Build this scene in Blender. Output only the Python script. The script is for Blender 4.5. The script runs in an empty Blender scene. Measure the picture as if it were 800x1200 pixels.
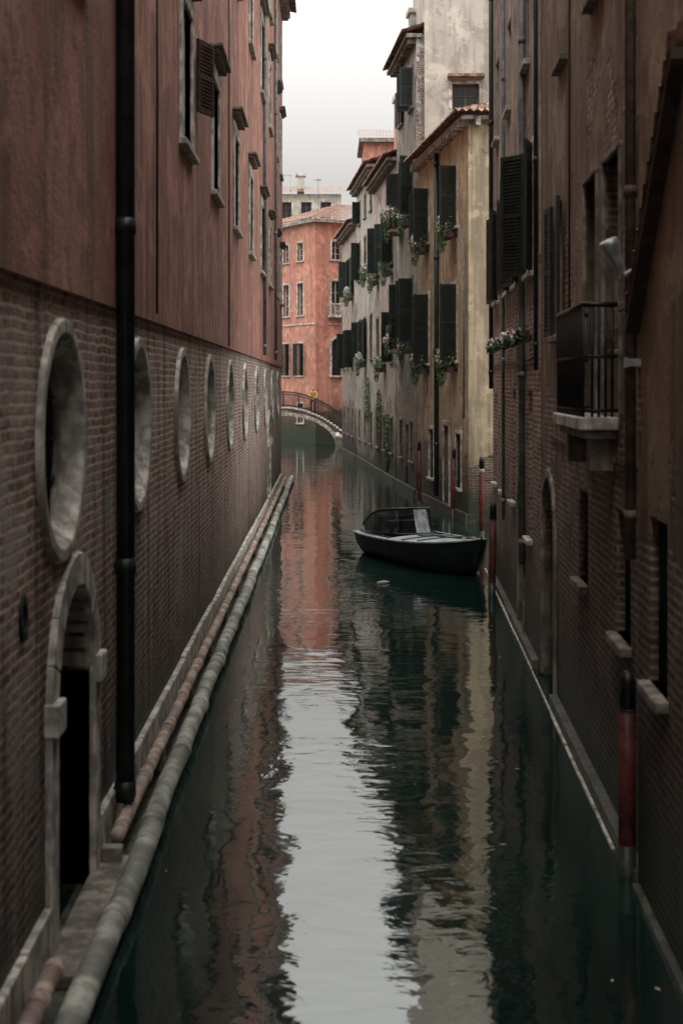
import bpy, bmesh, math, random
from mathutils import Vector, Matrix
random.seed(7)
scene = bpy.context.scene
R = math.radians

# ------------------------------------------------------------------ node helpers
def nd(t, typ, ins=None, **at):
    n = t.nodes.new(typ)
    for k, v in at.items(): setattr(n, k, v)
    for k, v in (ins or {}).items():
        s = n.inputs[k]
        if isinstance(v, bpy.types.NodeSocket): t.links.new(v, s)
        else:
            if isinstance(v, tuple) and len(v) == 3 and s.type == 'RGBA': v = v + (1,)
            s.default_value = v
    return n
def mix(t, f, a, b, blend='MIX'):
    return nd(t, 'ShaderNodeMix', {0: f, 6: a, 7: b}, data_type='RGBA', blend_type=blend).outputs[2]
def ma(t, op, a, b=0.0, c=0.0, clamp=False):
    return nd(t, 'ShaderNodeMath', {0: a, 1: b, 2: c}, operation=op, use_clamp=clamp).outputs[0]
def mr(t, x, a, b, c=0.0, d=1.0):
    return nd(t, 'ShaderNodeMapRange', {'Value': x, 'From Min': a, 'From Max': b, 'To Min': c, 'To Max': d}, interpolation_type='SMOOTHSTEP').outputs[0]
def noise(t, vec, scale, detail=4, rough=0.55, sc=None, dist=0.0):
    if sc: vec = nd(t, 'ShaderNodeMapping', {'Vector': vec, 'Scale': sc}).outputs[0]
    return nd(t, 'ShaderNodeTexNoise', {'Vector': vec, 'Scale': scale, 'Detail': detail, 'Roughness': rough, 'Distortion': dist}).outputs[0]
def newmat(name):
    m = bpy.data.materials.new(name); m.use_nodes = True
    t = m.node_tree; t.nodes.clear()
    b = nd(t, 'ShaderNodeBsdfPrincipled'); o = nd(t, 'ShaderNodeOutputMaterial')
    t.links.new(b.outputs[0], o.inputs[0])
    return m, t, b
MATS = {}
def simple(name, col, rough=0.7, var=0.35, scale=6, metal=0.0, bump=0.15, spec=0.4, streak=True, dirt=0.45):
    if name in MATS: return MATS[name]
    m, t, b = newmat(name)
    pos = nd(t, 'ShaderNodeNewGeometry').outputs['Position']
    n1 = noise(t, pos, scale, 6)
    n2 = noise(t, pos, scale * 5, 3)
    dk = tuple(c * (1 - var) for c in col); lt = tuple(min(1, c * (1 + var * .7)) for c in col)
    c = mix(t, mr(t, n1, .38, .62), dk, lt)
    if streak:
        n3 = noise(t, pos, 3, 5, .65, (2.5, 2.5, .3))
        c = mix(t, mr(t, n3, .47, .63, 0, dirt), c, tuple(x * f for x, f in zip(col, (.38, .32, .27))))
    t.links.new(c, b.inputs['Base Color'])
    t.links.new(mr(t, n2, .2, .8, max(.02, rough - .12), min(1, rough + .12)), b.inputs['Roughness'])
    b.inputs['Metallic'].default_value = metal
    b.inputs['Specular IOR Level'].default_value = spec
    bp = nd(t, 'ShaderNodeBump', {'Strength': bump, 'Distance': .02, 'Height': n2})
    t.links.new(bp.outputs[0], b.inputs['Normal'])
    MATS[name] = m
    return m

def wall_mat(name, pl=None, br=None, zline=3.0, zamp=2.0, algae=0.9, patch=0.0, pale=0.0, bw=.27, rh=.075, dampz=2.5, dstr=.6):
    m, t, b = newmat(name)
    pos = nd(t, 'ShaderNodeNewGeometry').outputs['Position']
    z = nd(t, 'ShaderNodeSeparateXYZ', {0: pos}).outputs[2]
    uv = nd(t, 'ShaderNodeUVMap', uv_map='UVMap').outputs[0]
    nbig = noise(t, pos, .45, 6, .6)
    nmid = noise(t, pos, 2.1, 7, .62, None, .3)
    nfin = noise(t, pos, 22, 5, .6)
    nstr = noise(t, pos, 1.6, 6, .65, (2.2, 2.2, .13))
    col = None; h = None
    if br:
        wob = noise(t, pos, 3.0, 3)
        wv = nd(t, 'ShaderNodeVectorMath', {0: uv, 1: nd(t, 'ShaderNodeCombineXYZ', {0: ma(t, 'MULTIPLY', wob, .03), 1: ma(t, 'MULTIPLY', wob, .05)}).outputs[0]}, operation='ADD').outputs[0]
        bk = nd(t, 'ShaderNodeTexBrick', {'Vector': wv, 'Color1': br[0], 'Color2': tuple(c * .62 for c in br[1]), 'Mortar': br[2], 'Scale': 1.0, 'Mortar Size': .015,
             'Mortar Smooth': .25, 'Bias': -.1, 'Brick Width': bw, 'Row Height': rh})
        bc = bk.outputs['Color']
        # dark stained zones keep their mortar joints, washed-out zones lose them
        bc = mix(t, mr(t, nmid, .46, .6, 0, .6), bc, mix(t, 1.0, bc, (.42, .37, .36), 'MULTIPLY'))
        nb2 = noise(t, pos, 5.5, 6, .7)
        bc = mix(t, mr(t, nb2, .54, .64, 0, .65), bc, mix(t, nfin, br[2], tuple(c * .5 for c in br[1])))
        if pale > 0:
            np_ = noise(t, pos, 1.1, 8, .68, (1, 1, 1.6), .6)
            pf = mr(t, ma(t, 'ADD', np_, mr(t, z, 1.5, 4.6, -.03, .06)), .5, .6, 0, pale)
            bc = mix(t, pf, bc, mix(t, .45, bc, mix(t, nfin, (.72, .64, .58), (.42, .36, .33))))
            pf2 = mr(t, noise(t, pos, .9, 8, .72, None, 1.0), .55, .585, 0, .85)
            bc = mix(t, pf2, bc, mix(t, nfin, (.62, .55, .49), (.3, .26, .24)))
            bc = mix(t, mr(t, nstr, .5, .62, 0, .65), bc, mix(t, 1.0, bc, (.34, .3, .29), 'MULTIPLY'))
        col = bc
        h = ma(t, 'ADD', ma(t, 'MULTIPLY', bk.outputs['Fac'], -.9), ma(t, 'MULTIPLY', nfin, .7))
    if pl:
        pc = mix(t, mr(t, nbig, .42, .58), pl[0], pl[1])
        pc = mix(t, mr(t, nstr, .47, .61, 0, .9), pc, pl[2])
        pc = mix(t, mr(t, nmid, .49, .62, 0, .6), pc, tuple(c * .55 for c in pl[1]))
        nl = noise(t, pos, 1.2, 8, .7, None, .4)
        pc = mix(t, mr(t, nl, .52, .62, 0, .55), pc, tuple(min(1, c * 1.35 + .06) for c in pl[0]))
        pc = mix(t, ma(t, 'MULTIPLY', nfin, .4), pc, tuple(c * .55 for c in pl[0]))
        ph = ma(t, 'ADD', ma(t, 'MULTIPLY', nfin, .3), ma(t, 'MULTIPLY', nmid, .8))
        if br:
            nm = noise(t, pos, .8, 8, .66, None, .5)
            mk = ma(t, 'ADD', ma(t, 'SUBTRACT', z, zline), ma(t, 'MULTIPLY', ma(t, 'SUBTRACT', nm, .5), zamp * 2))
            mk = mr(t, mk, -.06, .06)
            if patch > 0:
                nq = noise(t, pos, .55, 8, .7, None, .3)
                mk = ma(t, 'MULTIPLY', mk, mr(t, nq, .5 + .16 * (1 - patch) , .525 + .16 * (1 - patch), 1, 0))
            col = mix(t, mk, col, pc)
            h = ma(t, 'ADD', ma(t, 'MULTIPLY', h, ma(t, 'SUBTRACT', 1, mk)), ma(t, 'MULTIPLY', ma(t, 'ADD', ph, 1.2), mk))
        else:
            col = pc; h = ph
    za = ma(t, 'ADD', z, ma(t, 'MULTIPLY', ma(t, 'SUBTRACT', nmid, .5), 1.8))
    za = ma(t, 'ADD', za, ma(t, 'MULTIPLY', ma(t, 'SUBTRACT', nstr, .5), -2.0))
    dmp = mr(t, za, .3, dampz, dstr, 0)
    col = mix(t, dmp, col, mix(t, .9, col, (.12, .115, .105), 'MULTIPLY'))
    alg = mr(t, za, algae * .4, algae, 1, 0)
    col = mix(t, ma(t, 'MULTIPLY', alg, .9), col, mix(t, nfin, (.014, .024, .012), (.045, .062, .034)))
    t.links.new(col, b.inputs['Base Color'])
    t.links.new(mr(t, za, algae * .35, algae + .4, .5, .9), b.inputs['Roughness'])
    b.inputs['Specular IOR Level'].default_value = .25
    bp = nd(t, 'ShaderNodeBump', {'Strength': 1.0, 'Distance': .03, 'Height': h})
    t.links.new(bp.outputs[0], b.inputs['Normal'])
    return m

# ------------------------------------------------------------------ materials
M_redplaster = wall_mat('red_plaster', pl=((.49, .245, .185), (.375, .185, .14), (.2, .125, .105)), algae=.3, dampz=1)
M_leftbrick = wall_mat('old_brick', br=((.46, .245, .185), (.38, .19, .14), (.68, .61, .54)), pale=.85, algae=.9, dampz=3.4, dstr=.75)
M_brown = wall_mat('brown_plaster_brick', pl=((.33, .25, .18), (.25, .185, .135), (.12, .1, .08)), br=((.34, .215, .165), (.27, .18, .145), (.50, .44, .38)), zline=2.9, zamp=5.0, patch=.6, algae=1.3, dampz=5, dstr=.85)
M_brownC = wall_mat('ochre_brown_plaster', pl=((.37, .265, .18), (.29, .205, .14), (.14, .11, .085)), br=((.34, .215, .165), (.27, .18, .145), (.50, .44, .38)), zline=3.0, zamp=4.4, patch=.3, algae=1.3, dampz=5.5, dstr=.9)
M_greybeige = wall_mat('grey_beige_plaster', pl=((.45, .40, .34), (.34, .305, .26), (.17, .155, .13)), br=((.40, .25, .19), (.31, .205, .16), (.54, .48, .42)), zline=4.6, zamp=4.6, patch=.75, algae=1.2, dampz=4, dstr=.75)
M_yellow = wall_mat('yellow_plaster', pl=((.56, .46, .31), (.48, .385, .26), (.26, .22, .165)), br=((.32, .18, .13), (.22, .13, .1), (.42, .38, .33)), zline=1.7, zamp=2.0, patch=.15, algae=1.1, dampz=3.4, dstr=.75)
M_cream = wall_mat('cream_plaster', pl=((.52, .475, .41), (.46, .42, .36), (.30, .275, .24)), algae=.6, dampz=2.6)
M_greygreen = wall_mat('grey_plaster', pl=((.42, .405, .37), (.34, .33, .30), (.16, .155, .14)), br=((.34, .22, .17), (.25, .17, .14), (.46, .42, .38)), zline=3.6, zamp=3.6, patch=.5, algae=1.2, dampz=3.5, dstr=.75)
M_palepink = wall_mat('pale_pink_plaster', pl=((.53, .44, .385), (.45, .37, .325), (.26, .22, .19)), br=((.34, .21, .16), (.25, .16, .13), (.46, .42, .38)), zline=2.8, zamp=3, patch=.4, algae=1.2, dampz=3.2, dstr=.75)
M_salmon = wall_mat('salmon_plaster', pl=((.55, .25, .18), (.47, .215, .16), (.32, .17, .135)), br=((.2, .11, .085), (.15, .085, .065), (.26, .22, .19)), zline=2.2, zamp=1.6, algae=1.2, dampz=4, dstr=.8)
M_stone = simple('istrian_stone', (.50, .47, .42), .8, .42, 5, bump=.3, dirt=.75)
M_stonewet = simple('wet_stone', (.075, .08, .065), .45, .5, 4, dirt=.7)
M_algae = simple('algae_film', (.028, .036, .022), .5, .5, 10)
M_stonedark = simple('weathered_stone', (.22, .195, .165), .85, .45, 5, bump=.3, dirt=.7)
M_shutter = simple('dark_green_shutter_paint', (.016, .026, .022), .5, .4, 8, bump=.2)
M_shutbrown = simple('brown_shutter_paint', (.05, .03, .025), .6, .4, 8)
M_iron = simple('black_iron', (.015, .016, .017), .45, .4, 9, metal=.3)
M_pipeblk = simple('dark_painted_pipe', (.014, .02, .021), .42, .45, 4, bump=.1)
M_pipegrey = simple('grey_zinc_pipe', (.17, .19, .20), .5, .3, 6)
M_woodframe = simple('old_window_wood', (.11, .085, .07), .65, .35, 9)
M_whiteframe = simple('white_window_wood', (.5, .48, .45), .55, .25, 9)
M_door = simple('old_dark_door_wood', (.065, .05, .042), .6, .5, 6)
M_tile = simple('terracotta_roof_tile', (.26, .155, .115), .85, .55, 4, bump=.4, streak=False)
M_terr = simple('terracotta_pipe', (.42, .32, .27), .7, .45, 3, bump=.5, dirt=.6)
M_conc = simple('pale_pipe_render', (.37, .38, .33), .65, .5, 2.5, bump=.5, dirt=.55)
M_red = simple('red_pole_paint', (.10, .022, .02), .6, .5, 5)
M_white = simple('white_pole_paint', (.38, .36, .33), .55, .25, 6)
M_hull = simple('dark_blue_hull_paint', (.008, .012, .017), .5, .35, 3, bump=.03, spec=.25, streak=False)
M_deck = simple('grey_blue_deck_cover', (.25, .30, .315), .6, .3, 4, bump=.25, streak=False)
M_rub = simple('light_grey_rub_rail', (.42, .44, .43), .5, .25, 6, streak=False)
M_cock = simple('cockpit_lining', (.03, .034, .036), .6, .3, 6)
M_leaf = simple('leaf_green', (.06, .11, .04), .6, .5, 14, streak=False)
M_flower = simple('pale_flower', (.62, .52, .54), .6, .3, 20, streak=False)
M_lampm = simple('pale_lamp_metal', (.42, .45, .47), .35, .3, 10, metal=.4)
M_dusty = simple('dusty_dark_pane', (.045, .038, .034), .8, .5, 3, spec=.1)
def glassmat():
    m, t, b = newmat('dark_window_glass')
    pos = nd(t, 'ShaderNodeNewGeometry').outputs['Position']
    n = noise(t, pos, 1.5, 2)
    t.links.new(mix(t, n, (.008, .01, .011), (.03, .034, .036)), b.inputs['Base Color'])
    b.inputs['Roughness'].default_value = .12; b.inputs['Specular IOR Level'].default_value = .35
    bp = nd(t, 'ShaderNodeBump', {'Strength': .1, 'Distance': .01, 'Height': n}); t.links.new(bp.outputs[0], b.inputs['Normal'])
    return m
M_glass = glassmat()
def clearglass():
    m = bpy.data.materials.new('smoked_windscreen'); m.use_nodes = True; t = m.node_tree; t.nodes.clear()
    n = noise(t, nd(t, 'ShaderNodeNewGeometry').outputs['Position'], 3, 3)
    a = nd(t, 'ShaderNodeBsdfTransparent', {'Color': (.25, .3, .3)}); g = nd(t, 'ShaderNodeBsdfGlossy', {'Color': (.8, .85, .85), 'Roughness': .05})
    x = nd(t, 'ShaderNodeMixShader', {0: mr(t, n, .3, .7, .05, .14), 1: a.outputs[0], 2: g.outputs[0]}); nd(t, 'ShaderNodeOutputMaterial', {0: x.outputs[0]})
    return m
M_clear = clearglass()

# ------------------------------------------------------------------ geometry group (one real object, parts as children)
def make_empty(name, loc=(0, 0, 0)):
    e = bpy.data.objects.new(name, None); e.location = loc; e.empty_display_size = .3
    scene.collection.objects.link(e); return e

class Grp:
    """u = along the facade, d = outward from the facade, z = up (metres)."""
    def __init__(s, name, o=(0, 0), U=(0, 1), D=(1, 0), z=0):
        s.name = name; s.o = Vector((o[0], o[1], z)); s.U = Vector((U[0], U[1], 0)).normalized(); s.D = Vector((D[0], D[1], 0)).normalized()
        s.parts = {}
    def w(s, p): return s.o + s.U * p[0] + s.D * p[1] + Vector((0, 0, p[2]))
    def bm(s, part, mat, smooth=False):
        k = part
        if k not in s.parts: s.parts[k] = (bmesh.new(), mat, smooth)
        return s.parts[k][0]
    def poly(s, part, mat, vs, fs, smooth=False):
        b = s.bm(part, mat, smooth)
        v = [b.verts.new(p) for p in vs]
        for f in fs:
            try: b.faces.new([v[i] for i in f])
            except ValueError: pass
    def box(s, part, mat, u0, u1, d0, d1, z0, z1):
        vs = [(u, d, z) for u in (u0, u1) for d in (d0, d1) for z in (z0, z1)]
        s.poly(part, mat, vs, [(0, 1, 3, 2), (4, 6, 7, 5), (0, 4, 5, 1), (2, 3, 7, 6), (0, 2, 6, 4), (1, 5, 7, 3)])
    def obox(s, part, mat, org, ax, a0, a1, b0, b1, z0, z1, tilt=0):
        ax = Vector((ax[0], ax[1])).normalized(); pr = Vector((-ax[1], ax[0]))
        vs = []
        for a in (a0, a1):
            for k, bb in enumerate((b0, b1)):
                for z in (z0, z1):
                    vs.append((org[0] + ax[0] * a + pr[0] * bb, org[1] + ax[1] * a + pr[1] * bb, z + (tilt if k else -tilt)))
        s.poly(part, mat, vs, [(0, 1, 3, 2), (4, 6, 7, 5), (0, 4, 5, 1), (2, 3, 7, 6), (0, 2, 6, 4), (1, 5, 7, 3)])
    def prism(s, part, mat, pts, d0, d1):
        n = len(pts)
        vs = [(p[0], d0, p[1]) for p in pts] + [(p[0], d1, p[1]) for p in pts]
        fs = [tuple(range(n)), tuple(range(2 * n - 1, n - 1, -1))] + [(i, (i + 1) % n, n + (i + 1) % n, n + i) for i in range(n)]
        s.poly(part, mat, vs, fs)
    def tube(s, part, mat, pts, r, seg=14, cap=True):
        pts = [Vector(p) for p in pts]; rings = []
        b = s.bm(part, mat, True)
        for i, p in enumerate(pts):
            if i == 0: tn = pts[1] - p
            elif i == len(pts) - 1: tn = p - pts[i - 1]
            else: tn = (pts[i + 1] - p).normalized() + (p - pts[i - 1]).normalized()
            tn.normalize()
            up = Vector((0, 0, 1)) if abs(tn.z) < .9 else Vector((1, 0, 0))
            x = tn.cross(up).normalized(); y = tn.cross(x).normalized()
            rr = r[i] if isinstance(r, (list, tuple)) else r
            rings.append([b.verts.new(p + x * rr * math.cos(2 * math.pi * k / seg) + y * rr * math.sin(2 * math.pi * k / seg)) for k in range(seg)])
        for a, c in zip(rings, rings[1:]):
            for k in range(seg): b.faces.new((a[k], a[(k + 1) % seg], c[(k + 1) % seg], c[k]))
        if cap: b.faces.new(rings[0][::-1]); b.faces.new(rings[-1])
    def lathe(s, part, mat, cu, cz, prof, seg=48, sx=1, sz=1):
        b = s.bm(part, mat, False); rings = []
        for (r, d) in prof:
            rings.append([b.verts.new((cu + sx * r * math.cos(2 * math.pi * k / seg), d, cz + sz * r * math.sin(2 * math.pi * k / seg))) for k in range(seg)])
        for a, c in zip(rings, rings[1:]):
            for k in range(seg): b.faces.new((a[k], a[(k + 1) % seg], c[(k + 1) % seg], c[k]))
    def wall(s, part, mat, u0, u1, d0, d1, z0, z1, cuts=()):
        def mk(boxes, nm):
            g = bmesh.new()
            for pts, da, db in boxes:
                n = len(pts)
                a = [g.verts.new((p[0], da, p[1])) for p in pts]; c = [g.verts.new((p[0], db, p[1])) for p in pts]
                g.faces.new(a); g.faces.new(c[::-1])
                for i in range(n): g.faces.new((a[i], c[i], c[(i + 1) % n], a[(i + 1) % n]))
            bmesh.ops.recalc_face_normals(g, faces=g.faces)
            me = bpy.data.meshes.new(nm); g.to_mesh(me); g.free()
            o = bpy.data.objects.new(nm, me); scene.collection.objects.link(o); return o
        o = mk([([(u0, z0), (u1, z0), (u1, z1), (u0, z1)], d0, d1)], 'tmpw')
        if cuts:
            cb = []
            for c in cuts:
                if c[0] == 'r': _, a, bb, za, zb, dep = c; pts = [(a, za), (bb, za), (bb, zb), (a, zb)]
                elif c[0] == 'c':
                    _, cu, cz, r, dep = c; pts = [(cu + r * math.cos(2 * math.pi * k / 48), cz + r * math.sin(2 * math.pi * k / 48)) for k in range(48)]
                else:
                    _, a, bb, za, zs, dep = c; r = (bb - a) / 2
                    pts = [(a, za), (bb, za)] + [((a + bb) / 2 + r * math.cos(math.pi * k / 20), zs + r * math.sin(math.pi * k / 20)) for k in range(21)]
                cb.append((pts, d1 - dep, d1 + .3))
            k = mk(cb, 'tmpc')
            md = o.modifiers.new('b', 'BOOLEAN'); md.operation = 'DIFFERENCE'; md.object = k; md.solver = 'EXACT'
            dg = bpy.context.evaluated_depsgraph_get()
            me = bpy.data.meshes.new_from_object(o.evaluated_get(dg))
            s.bm(part, mat).from_mesh(me)
            bpy.data.objects.remove(k)
        else: s.bm(part, mat).from_mesh(o.data)
        bpy.data.objects.remove(o)
    def roof(s, part, A0, A1, B0, B1, row=.36, pitch=.22):
        A0, A1, B0, B1 = map(Vector, (A0, A1, B0, B1))
        L = (A1 - A0).length; n = max(4, int(L / pitch)) * 4
        rows = max(2, int((B0 - A0).length / row))
        b = s.bm(part, M_tile, True)
        for j in range(rows):
            t0 = j / rows; t1 = (j + 1) / rows
            r0 = []; r1 = []
            for i in range(n + 1):
                f = i / n; w = .045 * math.cos(2 * math.pi * i / 4)
                jit = .008 * math.sin(i // 4 * 12.9 + j * 7.7)
                p = A0.lerp(B0, t0).lerp(A1.lerp(B1, t0), f); q = A0.lerp(B0, t1).lerp(A1.lerp(B1, t1), f)
                r0.append(b.verts.new((p.x, p.y, p.z + w + .03 + jit))); r1.append(b.verts.new((q.x, q.y, q.z + w)))
            for i in range(n): b.faces.new((r0[i], r0[i + 1], r1[i + 1], r1[i]))
    def finish(s):
        e = make_empty(s.name, (s.o.x, s.o.y, s.o.z))
        inv = Vector(e.location)
        for k, (b, mat, sm) in s.parts.items():
            if 'roof' not in k: bmesh.ops.recalc_face_normals(b, faces=b.faces)
            uvl = b.loops.layers.uv.new('UVMap')
            b.normal_update()
            for f in b.faces:
                n = f.normal; au, ad, az = abs(n.x), abs(n.y), abs(n.z)
                f.smooth = sm
                for l in f.loops:
                    c = l.vert.co
                    l[uvl].uv = (c.x, c.z) if ad >= au and ad >= az else ((c.y, c.z) if au >= az else (c.x, c.y))
            for v in b.verts: v.co = s.w(v.co) - inv
            if s.U.cross(s.D).z < 0: bmesh.ops.reverse_faces(b, faces=b.faces)
            me = bpy.data.meshes.new(k); b.to_mesh(me); b.free()
            me.materials.append(mat)
            o = bpy.data.objects.new(k, me); scene.collection.objects.link(o); o.parent = e
            if mat in (M_stone, M_stonedark, M_conc) and not sm:
                md = o.modifiers.new('bevel', 'BEVEL'); md.width = .014; md.segments = 2; md.limit_method = 'ANGLE'
        s.parts = {}
        return e
    def shutter(s, hu, hd, sgn, w, z0, z1, ang, mat=None):
        mat = mat or M_shutter
        a = R(ang); ax = (sgn * math.cos(a), math.sin(a)); p = 'shutters'
        T = .022
        s.obox(p, mat, (hu, hd), ax, 0, .06, -T, T, z0, z1); s.obox(p, mat, (hu, hd), ax, w - .06, w, -T, T, z0, z1)
        for zz in (z0, (z0 + z1) / 2 - .03, z1 - .07): s.obox(p, mat, (hu, hd), ax, .06, w - .06, -T * .9, T * .9, zz, zz + .07)
        z = z0 + .09
        while z < z1 - .09:
            s.obox(p, mat, (hu, hd), ax, .055, w - .055, -.016, .016, z, z + .018, .022); z += .052
        s.obox(p, mat, (hu, hd), ax, .05, w - .05, -.004, .004, z0 + .05, z1 - .05)
    def window(s, u, z0, z1, w, front=0, dep=.28, st=.12, sill=True, sh=None, frame=None, stone=None, corn=False, shmat=None, grid=2, bars=False, sillmat=None):
        frame = frame or M_woodframe; stone = stone or M_stone
        a, b = u - w / 2, u + w / 2; F = front
        if st:
            s.box('window_surrounds', stone, a - st, a, F - .1, F + .035, z0, z1); s.box('window_surrounds', stone, b, b + st, F - .1, F + .035, z0, z1)
            s.box('window_surrounds', stone, a - st, b + st, F - .1, F + .038, z1, z1 + st)
        if sill: s.box('window_sills', sillmat or stone, a - st - .05, b + st + .05, F - .12, F + .1, z0 - .085, z0)
        if corn:
            s.box('window_cornices', M_stonedark, a - st - .1, b + st + .1, F - .02, F + .13, z1 + st + .1, z1 + st + .17)
            s.box('window_cornices', M_stonedark, a - st - .16, b + st + .16, F - .02, F + .2, z1 + st + .17, z1 + st + .23)
        B = F - dep
        s.box('window_glass', M_glass, a, b, B + .005, B + .03, z0, z1)
        t = .055
        s.box('window_frames', frame, a, a + t, B + .03, B + .09, z0, z1); s.box('window_frames', frame, b - t, b, B + .03, B + .09, z0, z1)
        s.box('window_frames', frame, a + t, b - t, B + .03, B + .088, z0, z0 + t); s.box('window_frames', frame, a + t, b - t, B + .03, B + .088, z1 - t, z1)
        s.box('window_frames', frame, u - .03, u + .03, B + .03, B + .085, z0 + t, z1 - t)
        for k in range(1, grid + 1):
            zz = z0 + (z1 - z0) * k / (grid + 1)
            s.box('window_frames', frame, a + t, u - .03, B + .03, B + .07, zz - .015, zz + .015); s.box('window_frames', frame, u + .03, b - t, B + .03, B + .07, zz - .015, zz + .015)
        if bars:
            k = a + .1
            while k < b - .05:
                s.tube('window_bars', M_iron, [(k, F - .06, z0), (k, F - .06, z1)], .011, 6); k += .13
        if sh:
            s.shutter(a, F + .05, 1, w / 2, z0, z1, sh[0], shmat); s.shutter(b, F + .05, -1, w / 2, z0, z1, sh[1], shmat)

def rect(u, z0, z1, w, dep=.28): return ('r', u - w / 2, u + w / 2, z0, z1, dep)

def leaves(g, part, mat, c, rad, n, size=.05):
    b = g.bm(part, mat)
    for _ in range(n):
        while True:
            p = Vector((random.uniform(-1, 1), random.uniform(-1, 1), random.uniform(-1, 1)))
            if p.length < 1: break
        q = Vector((c[0] + p.x * rad[0], c[1] + p.y * rad[1], c[2] + p.z * rad[2]))
        n1 = Vector((random.gauss(0, 1), random.gauss(0, 1), random.gauss(0, 1))).normalized(); n2 = n1.orthogonal().normalized()
        s = size * random.uniform(.6, 1.4)
        vs = [b.verts.new(q + n1 * s), b.verts.new(q + n2 * s * .45), b.verts.new(q - n1 * s * .9), b.verts.new(q - n2 * s * .45)]
        b.faces.new(vs)

def antenna(g, u, d, z, h):
    g.tube('tv_antenna', M_pipegrey, [(u, d, z), (u, d, z + h)], .022, 6)
    for k in range(5): g.tube('tv_antenna', M_pipegrey, [(u - .3 + .03 * k, d + .1 * (k - 2), z + h * .93), (u + .3 - .03 * k, d + .1 * (k - 2), z + h * .93)], .01, 5)
    g.tube('tv_antenna', M_pipegrey, [(u, d - .3, z + h * .93), (u, d + .3, z + h * .93)], .012, 5)

# ================================================================== LEFT : long red palazzo
NEAR = -16
L = Grp('red_palazzo', (-1.9, 0), (0, 1), (1, 0))
rounds = [1.8, 5.9, 10.05, 14.05, 18.25, 22.4, 27.0, 31.8, 36.8, 41.9, 46.8, 51.7]
cuts = [('c', u, 3.6, .80, .34) for u in rounds] + [('a', 9.77, 11.28, -.05, 1.75, .42), ('a', 43.5, 45.0, -.05, 2.2, .42)]
L.wall('brick_wall', M_leftbrick, NEAR, 56, -10, 0, -1.2, 4.66, cuts)
ups0 = [.5, 5.3, 10.0, 18.4, 23.1, 28.2, 33.5, 39.0, 44.2, 49.4, 54.0]
z2 = (7.05, 8.85); z3 = (11.9, 13.9); z4 = (15.4, 16.9)
cuts = [rect(u, *z2, 1.15, .16) for u in ups0] + [rect(u, *z3, 1.15, .16) for u in ups0] + [rect(u, *z4, 1.1, .16) for u in ups0]
L.wall('plaster_wall', M_redplaster, NEAR, 56, -10, .045, 4.66, 18.6, cuts)
for i, u in enumerate(ups0):
    L.window(u, *z2, 1.15, .045, .16, .24, True, None, M_whiteframe, corn=True)
    L.window(u, *z3, 1.15, .045, .16, .24, True, None, M_whiteframe, corn=True)
    L.window(u, *z4, 1.1, .045, .16, .18, True, None, M_whiteframe)
L.shutter(19.55, .09, -1, .5, 7.75, 8.75, 160, M_shutbrown)
for u in rounds:
    L.lathe('round_window_surrounds', M_stone, u, 3.6, [(.80, -.05), (.865, -.05), (.865, .035), (.85, .045), (.765, .045), (.75, .035), (.69, -.11), (.68, -.12), (.68, -.2)], 56)
    L.lathe('round_window_panes', M_dusty, u, 3.6, [(.002, -.18), (.69, -.18)], 40)
    for k in (-.3, 0, .3):
        hh = math.sqrt(.45 - k * k)
        L.tube('round_window_bars', M_iron, [(u + k, -.14, 3.6 - hh), (u + k, -.14, 3.6 + hh)], .012, 6)
        L.tube('round_window_bars', M_iron, [(u - hh, -.16, 3.6 + k), (u + hh, -.16, 3.6 + k)], .012, 6)
def arch_surround(g, part, mat, a, b, z0, zs, t, d0, d1, n=14):
    g.box(part, mat, a - t, a, d0, d1, z0, zs); g.box(part, mat, b, b + t, d0, d1, z0, zs)
    c = (a + b) / 2; r = (b - a) / 2
    for k in range(n):
        t0 = math.pi * k / n; t1 = math.pi * (k + 1) / n; tm = (t0 + t1) / 2
        pts = [(c + rr * math.cos(tt), zs + rr * math.sin(tt)) for rr, tt in ((r, t0), (r + t, t0), (r + t, tm), (r + t, t1), (r, t1), (r, tm))]
        g.prism(part, mat, pts, d0, d1 + (.003 if k % 2 else 0))
for a, b, zs in ((9.77, 11.28, 1.75), (43.5, 45.0, 2.2)):
    arch_surround(L, 'door_surround', M_stone, a, b, .02, zs, .25, -.3, .05, 9)
    L.box('door_imposts', M_stone, a - .28, a - .003, -.2, .1, zs - .12, zs + .1); L.box('door_imposts', M_stone, b + .003, b + .28, -.2, .1, zs - .12, zs + .1)
    c = (a + b) / 2; r = (b - a) / 2
    L.prism('door_leaf', M_door, [(a, 0), (b, 0)] + [(c + r * math.cos(math.pi * k / 16), zs + r * math.sin(math.pi * k / 16)) for k in range(17)], -.415, -.36)
    L.box('door_panels', M_door, a, a + .12, -.36, -.3, 0, zs); L.box('door_panels', M_door, b - .12, b, -.36, -.3, 0, zs)
    L.box('door_panels', M_door, c - .05, c + .05, -.36, -.31, 0, zs); L.box('door_panels', M_door, a + .12, b - .12, -.36, -.305, zs - .08, zs)
    for k in (.5, .95):
        for s0, s1 in ((a + .12, c - .05), (c + .05, b - .12)): L.box('door_panels', M_door, s0, s1, -.36, -.32, k, k + .08)
    for k in range(1, 7):
        tt = math.pi * k / 7
        L.tube('door_grille', M_iron, [(c + .12 * math.cos(tt), -.3, zs + .12 * math.sin(tt)), (c + r * math.cos(tt), -.3, zs + r * math.sin(tt))], .012, 6)
u = -3
while u < 56:
    w = random.uniform(1.1, 1.9); e = min(u + w, 56)
    for (s0, s1) in (((u, min(e, 9.5)), (max(u, 11.55), e)) if u < 11.55 else ((u, e),)):
        if s1 - s0 > .1: L.box('stone_base_course', M_stone, s0 + .006, s1 - .006, -.1, .06 + random.uniform(-.01, .01), -.2, .5 + random.uniform(-.02, .02))
    u = e
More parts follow.
